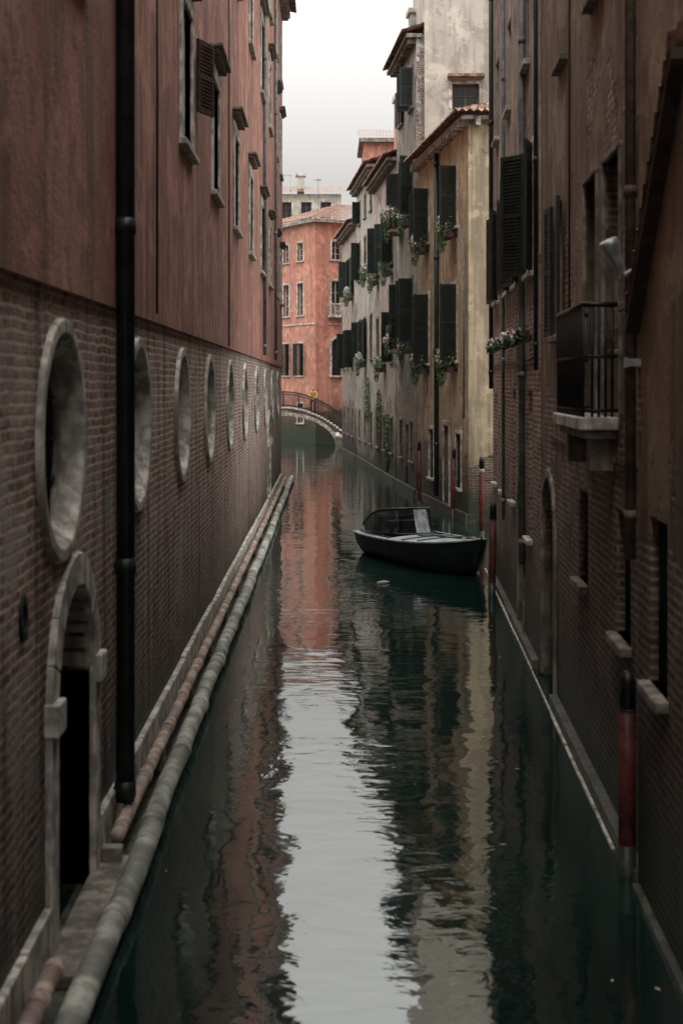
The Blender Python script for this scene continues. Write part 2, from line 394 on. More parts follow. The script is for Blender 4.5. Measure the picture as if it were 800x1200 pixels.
L.box('footing', M_stonewet, NEAR, 56.1, -.1, .36, -1.2, .03)
L.box('door_step', M_stonedark, 9.3, 11.7, .0, .33, .03, .13)
L.box('eave_cornice', M_stonedark, NEAR, 56.3, -.1, .35, 18.45, 18.62)
for k in range(0, 118): L.box('eave_brackets', M_stonedark, -3 + k * .5, -2.86 + k * .5, .045, .3, 18.2, 18.45)
L.roof('roof_tiles', (-3.3, .6, 18.66), (56.3, .6, 18.66), (-3.3, -5, 20.4), (56.3, -5, 20.4))
L.lathe('mooring_recess', M_iron, 8.8, 2.55, [(.1, .0), (.1, .02), (.06, .02), (.06, -.02), (.001, -.02)], 20, 1, 1.5)
for cu, ca, cb in ((26.1, 4.7, 12), (15.2, 4.75, 9.3)): L.tube('cable', M_iron, [(cu, .06, ca), (cu + .03, .06, (ca + cb) / 2), (cu, .06, cb)], .012, 6)
L.finish()

P = Grp('drain_pipe')
P.tube('pipe', M_pipeblk, [(12.35, -1.77 , .38), (12.35, -1.77, 18.4)], .082, 20)
for z in (.42, 2.35, 5.3, 8.3, 11.3): 
    P.tube('collars', M_pipeblk, [(12.35, -1.77, z), (12.35, -1.77, z + .14)], .094, 20)
    P.box('brackets', M_iron, 12.33, 12.37, -1.87, -1.8, z + .05, z + .09)
P.finish()
for (px, d, z1, nm) in ((39.5, -1.79, 18, 1), (47.6, -1.79, 18, 2)):
    P = Grp('drain_pipe'); P.tube('pipe', M_pipegrey, [(px, d, 4.8), (px, d, z1)], .05, 12)
    for z in (5, 9, 13): P.tube('collars', M_pipegrey, [(px, d, z), (px, d, z + .1)], .06, 12)
    P.finish()

P = Grp('sewer_pipe')
u = -4
while u < 57.5:
    e = u + random.uniform(2.1, 2.9); off = random.uniform(-.02, .02)
    P.tube('segments', M_conc, [(u, -1.56 + off, .12), ((u + e) / 2, -1.56 + random.uniform(-.02, .02), .125), (e, -1.56 + off * .5, .12)], .095, 18)
    P.tube('joints', M_conc, [(e - .06, -1.56, .122), (e + .06, -1.56, .122)], .107, 18)
    u = e
P.finish()
P = Grp('terracotta_conduit')
for s0, s1 in ((-2, 9.0), (11.7, 55.5)):
    u = s0
    while u < s1 - .2:
        e = min(u + random.uniform(1.2, 1.9), s1)
        P.tube('segments', M_terr, [(u, -1.74, .30 + random.uniform(-.015, .015)), (e, -1.74, .30 + random.uniform(-.015, .015))], .062, 14)
        P.tube('joints', M_terr, [(e - .12, -1.74, .30), (e, -1.74, .30)], .074, 14)
        u = e
    for k in range(int(s0), int(s1), 3): P.box('clips', M_stonedark, k + .5, k + .62, -1.85, -1.68, .04, .25)
P.finish()

# ================================================================== RIGHT near row
RU = (.05, 1); RD = (-1, .05); RO = (1.96, 0)
C = Grp('ochre_corner_house', RO, RU, RD)
cw = [(10.45, 1.75, 3.0, .7), (8.2, 5.2, 6.9, .9), (5, 5.2, 6.9, .9), (7.6, 1.75, 3.0, .7)]
C.wall('wall', M_brownC, NEAR, 11.35, -9, .07, -1.2, 14.5, [rect(u, a, b, w) for u, a, b, w in cw])
for u, a, b, w in cw: C.window(u, a, b, w, .07, stone=M_stonedark, bars=(a < 3), st=0)
C.box('plinth', M_stonewet, NEAR, 11.3, 0, .13, -1.2, .04)
C.roof('canopy_roof', (9.4, .2, 6.25), (11.3, .2, 4.5), (9.4, .07, 6.36), (11.3, .07, 4.61), .08, .2)
C.poly('canopy_board', M_shutbrown, [(9.4, .07, 6.15), (11.3, .07, 4.4), (11.3, .18, 4.4), (9.4, .18, 6.15), (9.4, .07, 6.23), (11.3, .07, 4.48), (11.3, .18, 4.48), (9.4, .18, 6.23)],
       [(0, 1, 2, 3), (4, 7, 6, 5), (0, 4, 5, 1), (3, 2, 6, 7), (0, 3, 7, 4), (1, 5, 6, 2)])
C.box('eave', M_stonedark, -3, 11.5, 0, .4, 14.4, 14.6)
C.finish()
B = Grp('brown_balcony_house', RO, RU, RD)
SP = 19.95
bw_ = [(13.15, 3.72, 6.1, 1.0), (14.62, 3.72, 6.1, .95), (11.9, 4.7, 6.15, .45), (17.7, 4.6, 6.25, .75), (15.3, 1.88, 2.85, .75), (12.55, 1.75, 2.87, .8), (17.2, 7.9, 9.4, .85), (14.2, 7.9, 9.4, .95), (12.3, 7.9, 9.4, .8), (14.2, 11, 12.4, .9), (17.2, 11, 12.4, .85)]
B.wall('wall', M_brown, 11.35, SP, -9, 0, -1.2, 13.6, [rect(u, a, b, w) for u, a, b, w in bw_] + [('a', 18.05, 19.55, -.1, 2.0, .5)])
for i, (u, a, b, w) in enumerate(bw_):
    B.window(u, a, b, w, 0, stone=M_stonedark, st=(.06 if i < 3 else 0), sill=i > 1, bars=i in (4, 5), sh=(174, 174) if i == 3 else None, shmat=M_shutter, sillmat=M_stone if i in (4, 3) else None)
arch_surround(B, 'water_door_surround', M_stonedark, 18.05, 19.55, 0.02, 2.0, .13, -.25, .04)
B.prism('water_door', M_door, [(18.05, -.1), (19.55, -.1)] + [(18.8 + .75 * math.cos(math.pi * k / 12), 2.0 + .75 * math.sin(math.pi * k / 12)) for k in range(13)], -.495, -.44)
B.box('balcony_slab', M_stone, 12.82, 14.98, 0, .36, 3.58, 3.7)
B.box('balcony_slab_mould', M_stonedark, 12.88, 14.92, 0, .3, 3.5, 3.577)
for u in (13.0, 14.6): B.prism('balcony_brackets', M_stonedark, [(u, 3.2), (u + .2, 3.2), (u + .2, 3.497), (u, 3.497)], -.02, .24)
for z in (3.76, 4.25, 4.72):
    B.tube('balcony_railing', M_iron, [(12.88, 0, z), (12.88, .31, z), (14.92, .31, z), (14.92, 0, z)], .017 if z < 4.7 else .024, 8)
for k in range(23): B.tube('balcony_railing', M_iron, [(12.88 + 2.04 * k / 22, .31, 3.7), (12.88 + 2.04 * k / 22, .31, 4.72)], .014, 6)
for u in (12.88, 14.92):
    for d in (.05, .11, .17, .23): B.tube('balcony_railing', M_iron, [(u, d, 3.7), (u, d, 4.72)], .013, 6)
B.box('plinth', M_stonewet, 11.36, 17.9, 0, .1, -1.2, .1)
B.box('eave', M_stonedark, 11.36, SP, 0, .4, 13.5, 13.7)
B.tube('cable', M_iron, [(11.5, .02, 3.3), (14, .02, 3.25), (18.6, .02, 3.35)], .012, 6)
B.tube('cable', M_iron, [(16.4, .02, 3.3), (16.42, .02, 7), (16.4, .02, 13)], .012, 6)
B.finish()
A = Grp('shuttered_grey_house', RO, RU, RD)
aw = [(21.2, 5.65, 7.5, .95), (23.6, 5.65, 7.5, .9), (25.5, 5.65, 7.4, .9), (28.6, 5.65, 7.4, .95),
      (21.3, 1.7, 3.9, .6), (24.4, 2.0, 3.9, .6), (26.8, 2.0, 3.8, .6), (29, 2, 3.8, .6),
      (21.9, 8.9, 10.5, .9), (25.5, 8.9, 10.5, .9), (28.6, 8.9, 10.5, .9), (21.9, 12, 13.5, .9), (25.5, 12, 13.5, .9), (28.6, 12, 13.5, .9)]
A.wall('wall', M_greybeige, SP, 30, -9, .02, -1.2, 15.2, [rect(u, a, b, w) for u, a, b, w in aw] + [('a', 22.4, 23.4, -.1, 2.0, .4)])
shp = {0: (165, 135), 1: (170, 158), 2: (165, 168), 3: (163, 168)}
for i, (u, a, b, w) in enumerate(aw):
    A.window(u, a, b, w, .02, sh=shp.get(i), frame=M_whiteframe if i < 4 else None, stone=M_stone if i < 4 else M_stonedark, bars=4 <= i < 8, st=.1 if i < 4 else 0)
arch_surround(A, 'water_door_surround', M_stonedark, 22.4, 23.4, 0.02, 2.0, .14, -.25, .05)
A.prism('water_door', M_door, [(22.4, -.1), (23.4, -.1)] + [(22.9 + .5 * math.cos(math.pi * k / 12), 2.0 + .5 * math.sin(math.pi * k / 12)) for k in range(13)], -.375, -.3)
A.box('plinth', M_stonewet, SP + .05, 30.05, 0, .12, -1.2, .12)
A.box('eave', M_stonedark, SP, 30.2, 0, .45, 15.1, 15.3)
A.roof('roof_tiles', (SP, .6, 15.35), (30.3, .6, 15.35), (SP, -4.5, 17), (30.3, -4.5, 17))
A.tube('cable', M_iron, [(SP + .1, .04, 4.4), (22, .04, 4.34), (26, .04, 4.42), (29.8, .04, 4.36)], .013, 6)
A.finish()
Q = Grp('waterline_glint_strip', RO, RU, RD)  # thin pale strip modelled in place of the bright reflection line on the water
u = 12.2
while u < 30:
    e = u + random.uniform(1, 2); Q.box('glint_pieces', M_stone, u + .01, e - .01, .12 , .14 + random.uniform(0, .02), -.2, .008 + random.uniform(0, .015)); u = e
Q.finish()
for (u, d, za, zb, r, m) in ((11.42, .12, 2.6, 14.2, .045, M_woodframe), (22.15, .08, 1.2, 15, .05, M_pipegrey), (SP + .02, .07, 4.2, 13, .03, M_pipeblk), (29.7, .08, 3.9, 15, .045, M_pipeblk), (26.3, .07, 1.5, 15, .03, M_pipegrey)):
    P = Grp('drain_pipe', RO, RU, RD); P.tube('pipe', m, [(u, d, za), (u, d, zb)], r, 12)
    z = za + .3
    while z < zb: P.tube('collars', m, [(u, d, z), (u, d, z + .09)], r * 1.2, 12); z += 2.6
    P.finish()
W = Grp('wall_floodlight', RO, RU, RD)
W.box('plate', M_lampm, 11.12, 11.22, .07, .1, 4.82, 5.02)
W.tube('arm', M_lampm, [(11.17, .1, 4.92), (11.17, .2, 4.86), (11.17, .28, 4.93)], .02, 8)
W.tube('head', M_lampm, [(11.2, .21, 4.84), (11.17, .26, 4.95), (11.13, .32, 5.08), (11.12, .34, 5.12)], [.035, .05, .07, .075], 14)
W.finish()
W = Grp('wall_junction_box', RO, RU, RD)
W.box('case', M_lampm, 11.2, 11.36, .07, .17, 4.14, 4.2); W.box('lid', M_lampm, 11.19, 11.37, .17, .18, 4.13, 4.21); W.tube('cable', M_iron, [(11.28, .1, 4.2), (11.28, .1, 4.8)], .008, 6)
W.finish()

# ================================================================== YELLOW house
Y = Grp('yellow_house', (4.0, 41), (-.0995, .995), (-.995, -.0995))
yw = [(2.2, 8.75, 10.55, 1.0), (7.2, 8.75, 10.55, 1.0), (2.2, 4.7, 7.0, 1.0), (7.2, 4.7, 7.0, 1.0), (1.5, .9, 2.5, .8), (6.2, .9, 2.5, .8)]
Y.wall('wall', M_yellow, 0, 9.05, -10, 0, -1.2, 11.6, [rect(u, a, b, w) for u, a, b, w in yw] + [('r', 3.0, 3.9, -.1, 2.7, .4)])
ysh = {0: (95, 150), 1: (98, 120), 2: (97, 165), 3: (92, 140)}
for i, (u, a, b, w) in enumerate(yw): Y.window(u, a, b, w, 0, sh=ysh.get(i), stone=M_stone, bars=i > 3)
Y.box('water_door', M_door, 3.0, 3.9, -.395, -.3, -.1, 2.7)
Y.box('door_surround', M_stone, 2.86, 3.0, -.1, .04, .02, 2.7); Y.box('door_surround', M_stone, 3.9, 4.04, -.1, .04, .02, 2.7); Y.box('door_surround', M_stone, 2.86, 4.04, -.1, .045, 2.7, 2.86)
Y.box('eave_cornice', M_stone, -.25, 9.1, -9.9, .25, 11.6, 11.72)
for k in range(20): Y.box('eave_dentils', M_stone, .05 + k * .46, .2 + k * .46, 0, .3, 11.42, 11.597)
for k in range(20): Y.box('eave_dentils', M_stone, -.3, 0, -.3 - k * .46, -.15 - k * .46, 11.42, 11.597)
Y.roof('roof_tiles', (-.5, .5, 11.78), (9.1, .5, 11.78), (3.5, -4.5, 13.5), (9.1, -4.5, 13.5))
Y.roof('roof_tiles', (-.5, -9.9, 11.78), (-.5, .5, 11.78), (3.5, -5.0, 13.5), (3.5, -4.5, 13.5))
Y.box('plinth', M_stonewet, -.05, 9, -.2, .09, -1.2, .25)
Y.finish()
YF = ((4.0, 41), (-.0995, .995), (-.995, -.0995)); RF = (RO, RU, RD); DF = ((3.1, 50), (-.067, 1), (-1, -.067))
P = Grp('drain_pipe', *YF); P.tube('pipe', M_pipeblk, [(4.75, .1, .4), (4.75, .1, 11.4)], .075, 12)
for z in (2, 5, 8, 11): P.tube('collars', M_pipeblk, [(4.75, .1, z), (4.75, .1, z + .12)], .09, 12)
P.finish()
P = Grp('drain_pipe', *YF); P.tube('pipe', M_pipegrey, [(.25, .09, 3.0), (.25, .09, 7.9), (.9, .09, 8.5), (.9, .09, 8.7)], .03, 8)
P.finish()

def flower_box(frame, u, z, w, d=.06, flo=True, s=1.0):
    F = Grp('flower_box', *frame)
    F.box('planter', M_shutbrown, u - w / 2, u + w / 2, d, d + .2, z, z + .17)
    F.box('brackets', M_iron, u - w / 2 + .05, u - w / 2 + .08, 0, d, z + .03, z + .1); F.box('brackets', M_iron, u + w / 2 - .08, u + w / 2 - .05, 0, d, z + .03, z + .1)
    leaves(F, 'foliage', M_leaf, (u, d + .14, z + .26 * s), (w / 2 + .08, .22 * s, .24 * s), int(300 * s), .055)
    leaves(F, 'trailing_foliage', M_leaf, (u, d + .26, z + .02), (w / 2, .12, .3 * s), int(160 * s), .05)
    if flo: leaves(F, 'flowers', M_flower, (u, d + .2, z + .3 * s), (w / 2, .22, .22 * s), int(130 * s), .055)
    F.finish()
for u, z in ((2.2, 8.4), (7.2, 8.4), (2.2, 4.35), (7.2, 4.35)): flower_box(YF, u, z, 1.2, .13, True, 1.55)
for u in (23.6, 25.5, 21.2): flower_box(RF, u, 4.62, .4, .06, True, .35)

# ================================================================== CREAM tower behind
T = Grp('cream_tower_house', (3.35, 50.25), (1, 0), (0, -1))
tw = [(1.45, 13.4, 14.6), (4.6, 13.4, 14.6), (4.6, 18, 19.6), (1.45, 21, 22.6)]
T.wall('wall', M_cream, 0, 9, -7, 0, 5, 27, [rect(u, a, b, .95, .25) for u, a, b in tw])
for u, z0, z1 in tw: T.window(u, z0, z1, .95, 0, .25, frame=M_woodframe, corn=False)
T.box('window_hood', M_tile, .8, 2.1, 0, .4, 14.8, 14.9)
T.box('eave', M_stone, -.3, 9.2, -7.3, .3, 27, 27.2)
T.finish()

# ================================================================== far right row
def row_house(name, mat, u0, u1, h, cols, floors, depth=8, stone=M_stonedark, d=0, shut=.8, arch_door=None):
    g = Grp(name, *DF)
    wl = [(c, a, b, w) for (a, b, w) in floors for c in cols]
    g.wall('wall', mat, u0, u1, -depth, d, -1.2, h, [rect(u, a, b, w) for u, a, b, w in wl] + ([('r', arch_door, arch_door + 1, -.1, 2.5, .4)] if arch_door else []))
    for (u, a, b, w) in wl:
        sh = (random.choice((92, 110, 165, 172)), random.choice((110, 140, 170))) if (random.random() < shut and a > 4) else None
        g.window(u, a, b, w, d, stone=stone, sh=sh, bars=a < 3)
    if arch_door: g.box('water_door', M_door, arch_door, arch_door + 1, d - .395, d - .3, -.1, 2.5)
    g.box('eave_cornice', stone, u0 - .1, u1 + .1, d - .2, d + .38, h - .02, h + .12)
    k = u0 + .1
    while k < u1 - .2: g.box('eave_dentils', stone, k, k + .14, d, d + .3, h - .2, h - .023); k += .5
    g.roof('roof_tiles', (u0 - .15, d + .55, h + .17), (u1 + .15, d + .55, h + .17), (u0 - .15, d - depth / 2, h + 1.7), (u1 + .15, d - depth / 2, h + 1.7))
    g.box('plinth', M_stonewet, u0, u1, d - .1, d + .1, -1.2, .25)
    g.poly('gable', mat, [(u0, d, h), (u0, d - depth / 2, h + 1.6), (u0, d - depth, h)], [(0, 1, 2)])
    return g
g = row_house('tall_grey_house', M_greygreen, .45, 6.6, 16.3, (1.7, 4.9), ((1.2, 2.6, .8), (5.5, 7.8, 1.0), (10.1, 12.2, 1.0), (14, 15.4, .9)), arch_door=2.7, shut=1)
for zz in (5.3, 9.9):
    g.box('balcony', M_stonedark, 4.1, 5.8, 0, .55, zz - .12, zz)
    for k in range(14): g.tube('balcony_rail', M_iron, [(4.15 + 1.6 * k / 13, .5, zz), (4.15 + 1.6 * k / 13, .5, zz + .95)], .014, 6)
    for k in (.1, .3): 
        for u in (4.15, 5.75): g.tube('balcony_rail', M_iron, [(u, k, zz), (u, k, zz + .95)], .014, 6)
    g.tube('balcony_rail', M_iron, [(4.15, 0, zz + .95), (4.15, .5, zz + .95), (5.75, .5, zz + .95), (5.75, 0, zz + .95)], .022, 6)
g.box('chimney', M_greygreen, 5.2, 6.0, -1.2, -.4, 16.2, 18.4); g.box('chimney_cap', M_stone, 5.1, 6.1, -1.3, -.3, 18.4, 18.6)
antenna(g, 3.5, -2, 16.8, 2.2)
g.finish()
g = row_house('brick_patched_house', M_palepink, 6.6, 15.5, 12.9, (8, 10.7, 13.6), ((1.2, 2.6, .8), (4.9, 6.9, .95), (8.9, 10.9, .95)), arch_door=9.2, d=.03, shut=.6)
antenna(g, 11, -2, 13.5, 2.5)
g.finish()
g = row_house('pale_house', M_cream, 15.5, 25, 14.0, (17, 20, 23.2), ((1.2, 2.6, .8), (5.2, 7.2, .95), (9.3, 11.2, .95), (12.2, 13.3, .8)), d=0, shut=.5)
g.box('chimney', M_salmon, 18, 19, -2.5, -1.3, 14, 17.6); g.box('chimney_cap', M_stone, 17.9, 19.1, -2.6, -1.2, 17.6, 17.85)
g.finish()
g = row_house('pink_corner_house', M_palepink, 25, 34.5, 12.4, (27, 30, 32.8), ((1.2, 2.6, .8), (4.9, 6.9, .95), (8.9, 10.9, .95)), d=.04, shut=.6)
g.finish()
for a_ in ((1.7, 5.1, 1.1, .13, True, 1.3), (1.7, 9.7, 1.1, .13, True, 1.3), (4.95, 9.95, 1.6, .3, True, 1.8), (4.95, 5.35, 1.4, .3, True, 1.2), (8, 8.4, 1.2, .13, False, 1.6), (10.7, 4.5, 1.1, .13, True, 1.4),
           (13.6, 8.4, 1.1, .13, True, 1.4), (17, 8.9, 1.1, .13, True, 1.5), (20, 4.8, 1.1, .13, True, 1.5), (27, 8.5, 1.1, .13, True, 1.5)): flower_box(DF, *a_)
for (u, z, s) in ((8.9, 1.8, .5), (12.3, 2.6, .6), (17.9, 3.2, .6)):
    F = Grp('wall_creeper', *DF); leaves(F, 'foliage', M_leaf, (u, .1, z), (s, .16, s * 2), 500, .06); F.tube('stem', M_woodframe, [(u, .05, .5), (u + .05, .06, z)], .02, 6); F.finish()

# ================================================================== far pink corner building
cF = (-1.0, 100)
G = Grp('salmon_corner_palazzo', cF, (.866, .5), (.5, -.866))
rw = [(1.75, 8.9, 11.3, .85), (5, 8.9, 11.3, .85), (1.75, 12.8, 14.1, .8), (5, 12.8, 14.1, .8)]
G.wall('wall_right', M_salmon, 1.0, 13, -13, 0, -1.2, 15.4, [rect(u, a, b, w) for u, a, b, w in rw] + [('a', 1.33, 2.17, 4.6, 6.8, .25), ('a', 4.6, 5.4, 4.6, 6.8, .25)])
for (u, a, b, w) in rw: G.window(u, a, b, w, 0, frame=M_whiteframe, st=.16)
for a in (1.33, 4.6):
    b_ = a + .84 if a < 2 else 5.4
    arch_surround(G, 'arched_window_surround', M_stone, a, b_, 4.6, 6.8, .16, -.1, .05)
    G.box('arched_window_glass', M_glass, a, b_, -.245, -.2, 4.6, 7.2); G.box('arched_window_sill', M_stone, a - .2, b_ + .2, 0, .15, 4.48, 4.6)
G.box('balcony', M_stone, 1.0, 2.5, 0, .5, 8.7, 8.85)
for k in range(9): G.box('balcony_balusters', M_stone, 1.05 + k * .17, 1.11 + k * .17, .4, .46, 8.85, 9.6)
G.box('balcony_rail', M_stone, 1.0, 2.5, .38, .48, 9.6, 9.7)
G.box('eave_cornice', M_stone, -.35, 13, -13, .35, 15.4, 15.6)
G.roof('roof_tiles', (-.5, .5, 15.66), (13, .5, 15.66), (5.5, -6, 17.6), (13, -6, 17.6))
G.roof('roof_tiles', (-.5, -13, 15.66), (-.5, .5, 15.66), (5.5, -8, 17.6), (5.5, -6, 17.6))
G.box('string_course', M_stone, 1.0, 13, 0, .06, 8.2, 8.3)
antenna(G, 2.5, -4, 16.6, 2.6)
e1 = G.finish()
H = Grp('left_wing', cF, (-.5, .866), (-.866, -.5))
lw = [(2.15, 8.9, 11.2, .85), (4.3, 8.9, 11.2, .85), (2.15, 12.8, 14.1, .8), (4.3, 12.8, 14.1, .8), (2.15, 4.6, 6.9, .85), (4.3, 4.6, 6.9, .85), (2.15, 1.2, 2.6, .8)]
H.wall('wall_left', M_salmon, 0, 13, -1, 0, -1.2, 15.395, [rect(u, a, b, w) for u, a, b, w in lw])
for i, (u, a, b, w) in enumerate(lw): H.window(u, a, b, w, 0, frame=M_whiteframe, st=.14, sh=(120, 165) if i in (4, 5) else None)
H.box('string_course', M_stone, 0.01, 13, 0, .06, 8.2, 8.3)
e2 = H.finish(); 
e2.name = 'left_wing'; e2.parent = e1; e2.matrix_parent_inverse = Matrix.Translation(-e1.location)
K = Grp('pale_distant_house', (-12, 122), (1, 0), (0, -1))
kw = [(6.6 + i * 1.7, 18.2, 19.6, .9) for i in range(4)]
K.wall('wall', M_cream, 0, 13, -6, 0, 0, 20.3, [rect(u, a, b, w) for u, a, b, w in kw])
for (u, a, b, w) in kw: K.window(u, a, b, w, 0, frame=M_woodframe)
K.roof('roof_tiles', (-.3, .5, 20.4), (13.3, .5, 20.4), (-.3, -3, 21.4), (13.3, -3, 21.4))
K.box('chimney', M_cream, 9.2, 9.8, -2, -1.2, 20.4, 22.0); K.box('chimney_cap', M_stone, 9.05, 9.95, -2.1, -1.1, 22, 22.2)
for k in range(5): K.box('altana_posts', M_whiteframe, 5 + k * .9, 5.1 + k * .9, -1, -.9, 20.6, 22)
K.box('altana_rail', M_whiteframe, 4.9, 8.8, -1.02, -.88, 22, 22.1)
K.finish()
K = Grp('tall_distant_house', (1.5, 92), (1, 0), (0, -1))
K.wall('wall', M_salmon, 0.7, 6, -6, 0, 0, 19.6, [rect(2, 16.5, 18, .9), rect(4, 16.5, 18, .9)])
K.window(2, 16.5, 18, .9); K.window(4, 16.5, 18, .9)
K.box('eave', M_stonedark, .4, 6.3, -6.2, .45, 19.6, 19.86); K.roof('roof_tiles', (.3, .5, 19.9), (6.3, .5, 19.9), (.3, -3, 21), (6.3, -3, 21))
K.finish()
K = Grp('left_bank_house', (-6.6, 58), (0, 1), (1, 0))
K.wall('wall', M_greygreen, 0, 33, -8, 0, -1.2, 13, [rect(3 + 4 * i, 5, 7, 1) for i in range(7)])
for i in range(7): K.window(3 + 4 * i, 5, 7, 1, 0, sh=(110, 165))
K.roof('roof_tiles', (-.2, .5, 13.1), (33.2, .5, 13.1), (-.2, -4, 14.6), (33.2, -4, 14.6))
K.finish()

# ================================================================== bridge
Bq = Grp('arched_footbridge', (-3.0, 91.3), (1, 0), (0, -1))
def ztop(x): return 2.5 - .105 * x * x if abs(x) < 4 else .82
def zar(x): return 1.95 * math.sqrt(max(0, 1 - (x / 3.4) ** 2)) if abs(x) < 3.4 else -1.2
xs = [-5.2 + i * .2 for i in range(53)]
for x0, x1 in zip(xs, xs[1:]):
    m_ = (x0 + x1) / 2; zt = max(.82, ztop(m_)) 
    if abs(m_) < 3.4:
        za, zb = zar(x0), zar(x1)
        if abs(x0) > 3.4: za = 0
        if abs(x1) > 3.4: zb = 0
    else: za = zb = -1.2
    Bq.prism('span', M_palepink, [(x0, za), (x1, zb), (x1, zt - .09), (x0, zt - .09)], -2.4, -.02)
    Bq.box('steps', M_stone, x0, x1, -2.42, .05, zt - .09, zt)
for k in range(26):
    t0 = math.pi * k / 26; t1 = math.pi * (k + 1) / 26
    pts = [((3.4 + q) * math.cos(tt), (1.95 + q) * math.sin(tt)) for q, tt in ((0, t0), (.22, t0), (.22, t1), (0, t1))]
    Bq.prism('arch_voussoirs', M_stone, pts, -.02, .03 + (.003 if k % 2 else 0))
for d in (-.03, -2.3):
    top = [(x, d, max(.82, ztop(x)) + 1.0) for x in [-5 + i * .25 for i in range(41)]]
    low = [(x, d, max(.82, ztop(x)) + .12) for x in [-5 + i * .25 for i in range(41)]]
    Bq.tube('railing', M_iron, top, .035, 8); Bq.tube('railing', M_iron, low, .022, 8)
    Bq.tube('railing', M_iron, [(p[0], p[1], p[2] - .16) for p in top], .018, 8)
    for i in range(71):
        x = -5 + i * 10 / 70; Bq.tube('railing', M_iron, [(x, d, max(.82, ztop(x)) - .02), (x, d, max(.82, ztop(x)) + 1.0)], .03 if i % 7 == 0 else .014, 6)
Bq.finish()
Q = Grp('stone_quay', (0, 0), (0, 1), (1, 0))
Q.box('paving', M_stonedark, 85, 99, .42, 3, -1.2, .8); Q.box('kerb', M_stone, 85, 99, .36, .62, .8, .9)
Q.finish()
Q = Grp('stone_quay', (0, 0), (0, 1), (1, 0))
Q.box('paving', M_stonedark, 91, 112, -12, -6.4, -1.2, .8); Q.box('kerb', M_stone, 91, 100, -6.6, -6.34, .8, .9)
Q.finish()
# the footbridge the photographer stands on (just behind / below the camera)
Bn = Grp('near_footbridge', (0, -3.2), (1, 0), (0, 1))
for i in range(20):
    x0 = -2.0 + i * .2; x1 = x0 + .2; f = lambda x: 1.55 + .7 * (1 - (x / 2.2) ** 2)
    Bn.prism('span', M_stonedark, [(x0, f(x0) - .35), (x1, f(x1) - .35), (x1, f(x1)), (x0, f(x0))], 0, 2.4)
for d in (.1, 2.3):
    Bn.tube('railing', M_iron, [(-2 + k * .5, d, f(-2 + k * .5) + .95) for k in range(9)], .03, 8)
    for k in range(27): Bn.tube('railing', M_iron, [(-2 + k * .15, d, f(-2 + k * .15)), (-2 + k * .15, d, f(-2 + k * .15) + .95)], .012, 6)
Bn.finish()

# ================================================================== mooring poles
def pole(x, y, top, r, tilt=(0, 0), white=False):
    g = Grp('mooring_pole', (x, y), (0, 1), (1, 0))
    f = lambda z: (tilt[0] * z, tilt[1] * z, z)
    hb = .12 if white else .02
    g.tube('shaft', M_red, [f(-1.2), f(top * .45), f(top - .3 - hb)], [r * 1.05, r, r * .97], 16)
    g.tube('band', M_white if white else M_red, [f(top - .3 - hb), f(top - .3)], r * 1.0, 16)
    g.tube('cap', M_iron, [f(top - .3), f(top - .08), f(top)], [r * .98, r * .95, r * .45], 16)
    g.tube('algae_sleeve', M_algae, [f(-.5), f(.28)], r * 1.07, 16)
    g.finish()
pole(2.40, 11.5, 1.68, .07, (0, .005))
pole(3.03, 26.6, 1.78, .065, (.0, .015))
pole(3.85, 36.0, 2.15, .07, (.02, .0), True)
pole(3.65, 42.2, 2.1, .06, (.02, .02)); pole(2.85, 45.2, 2.2, .06, (.03, 0))

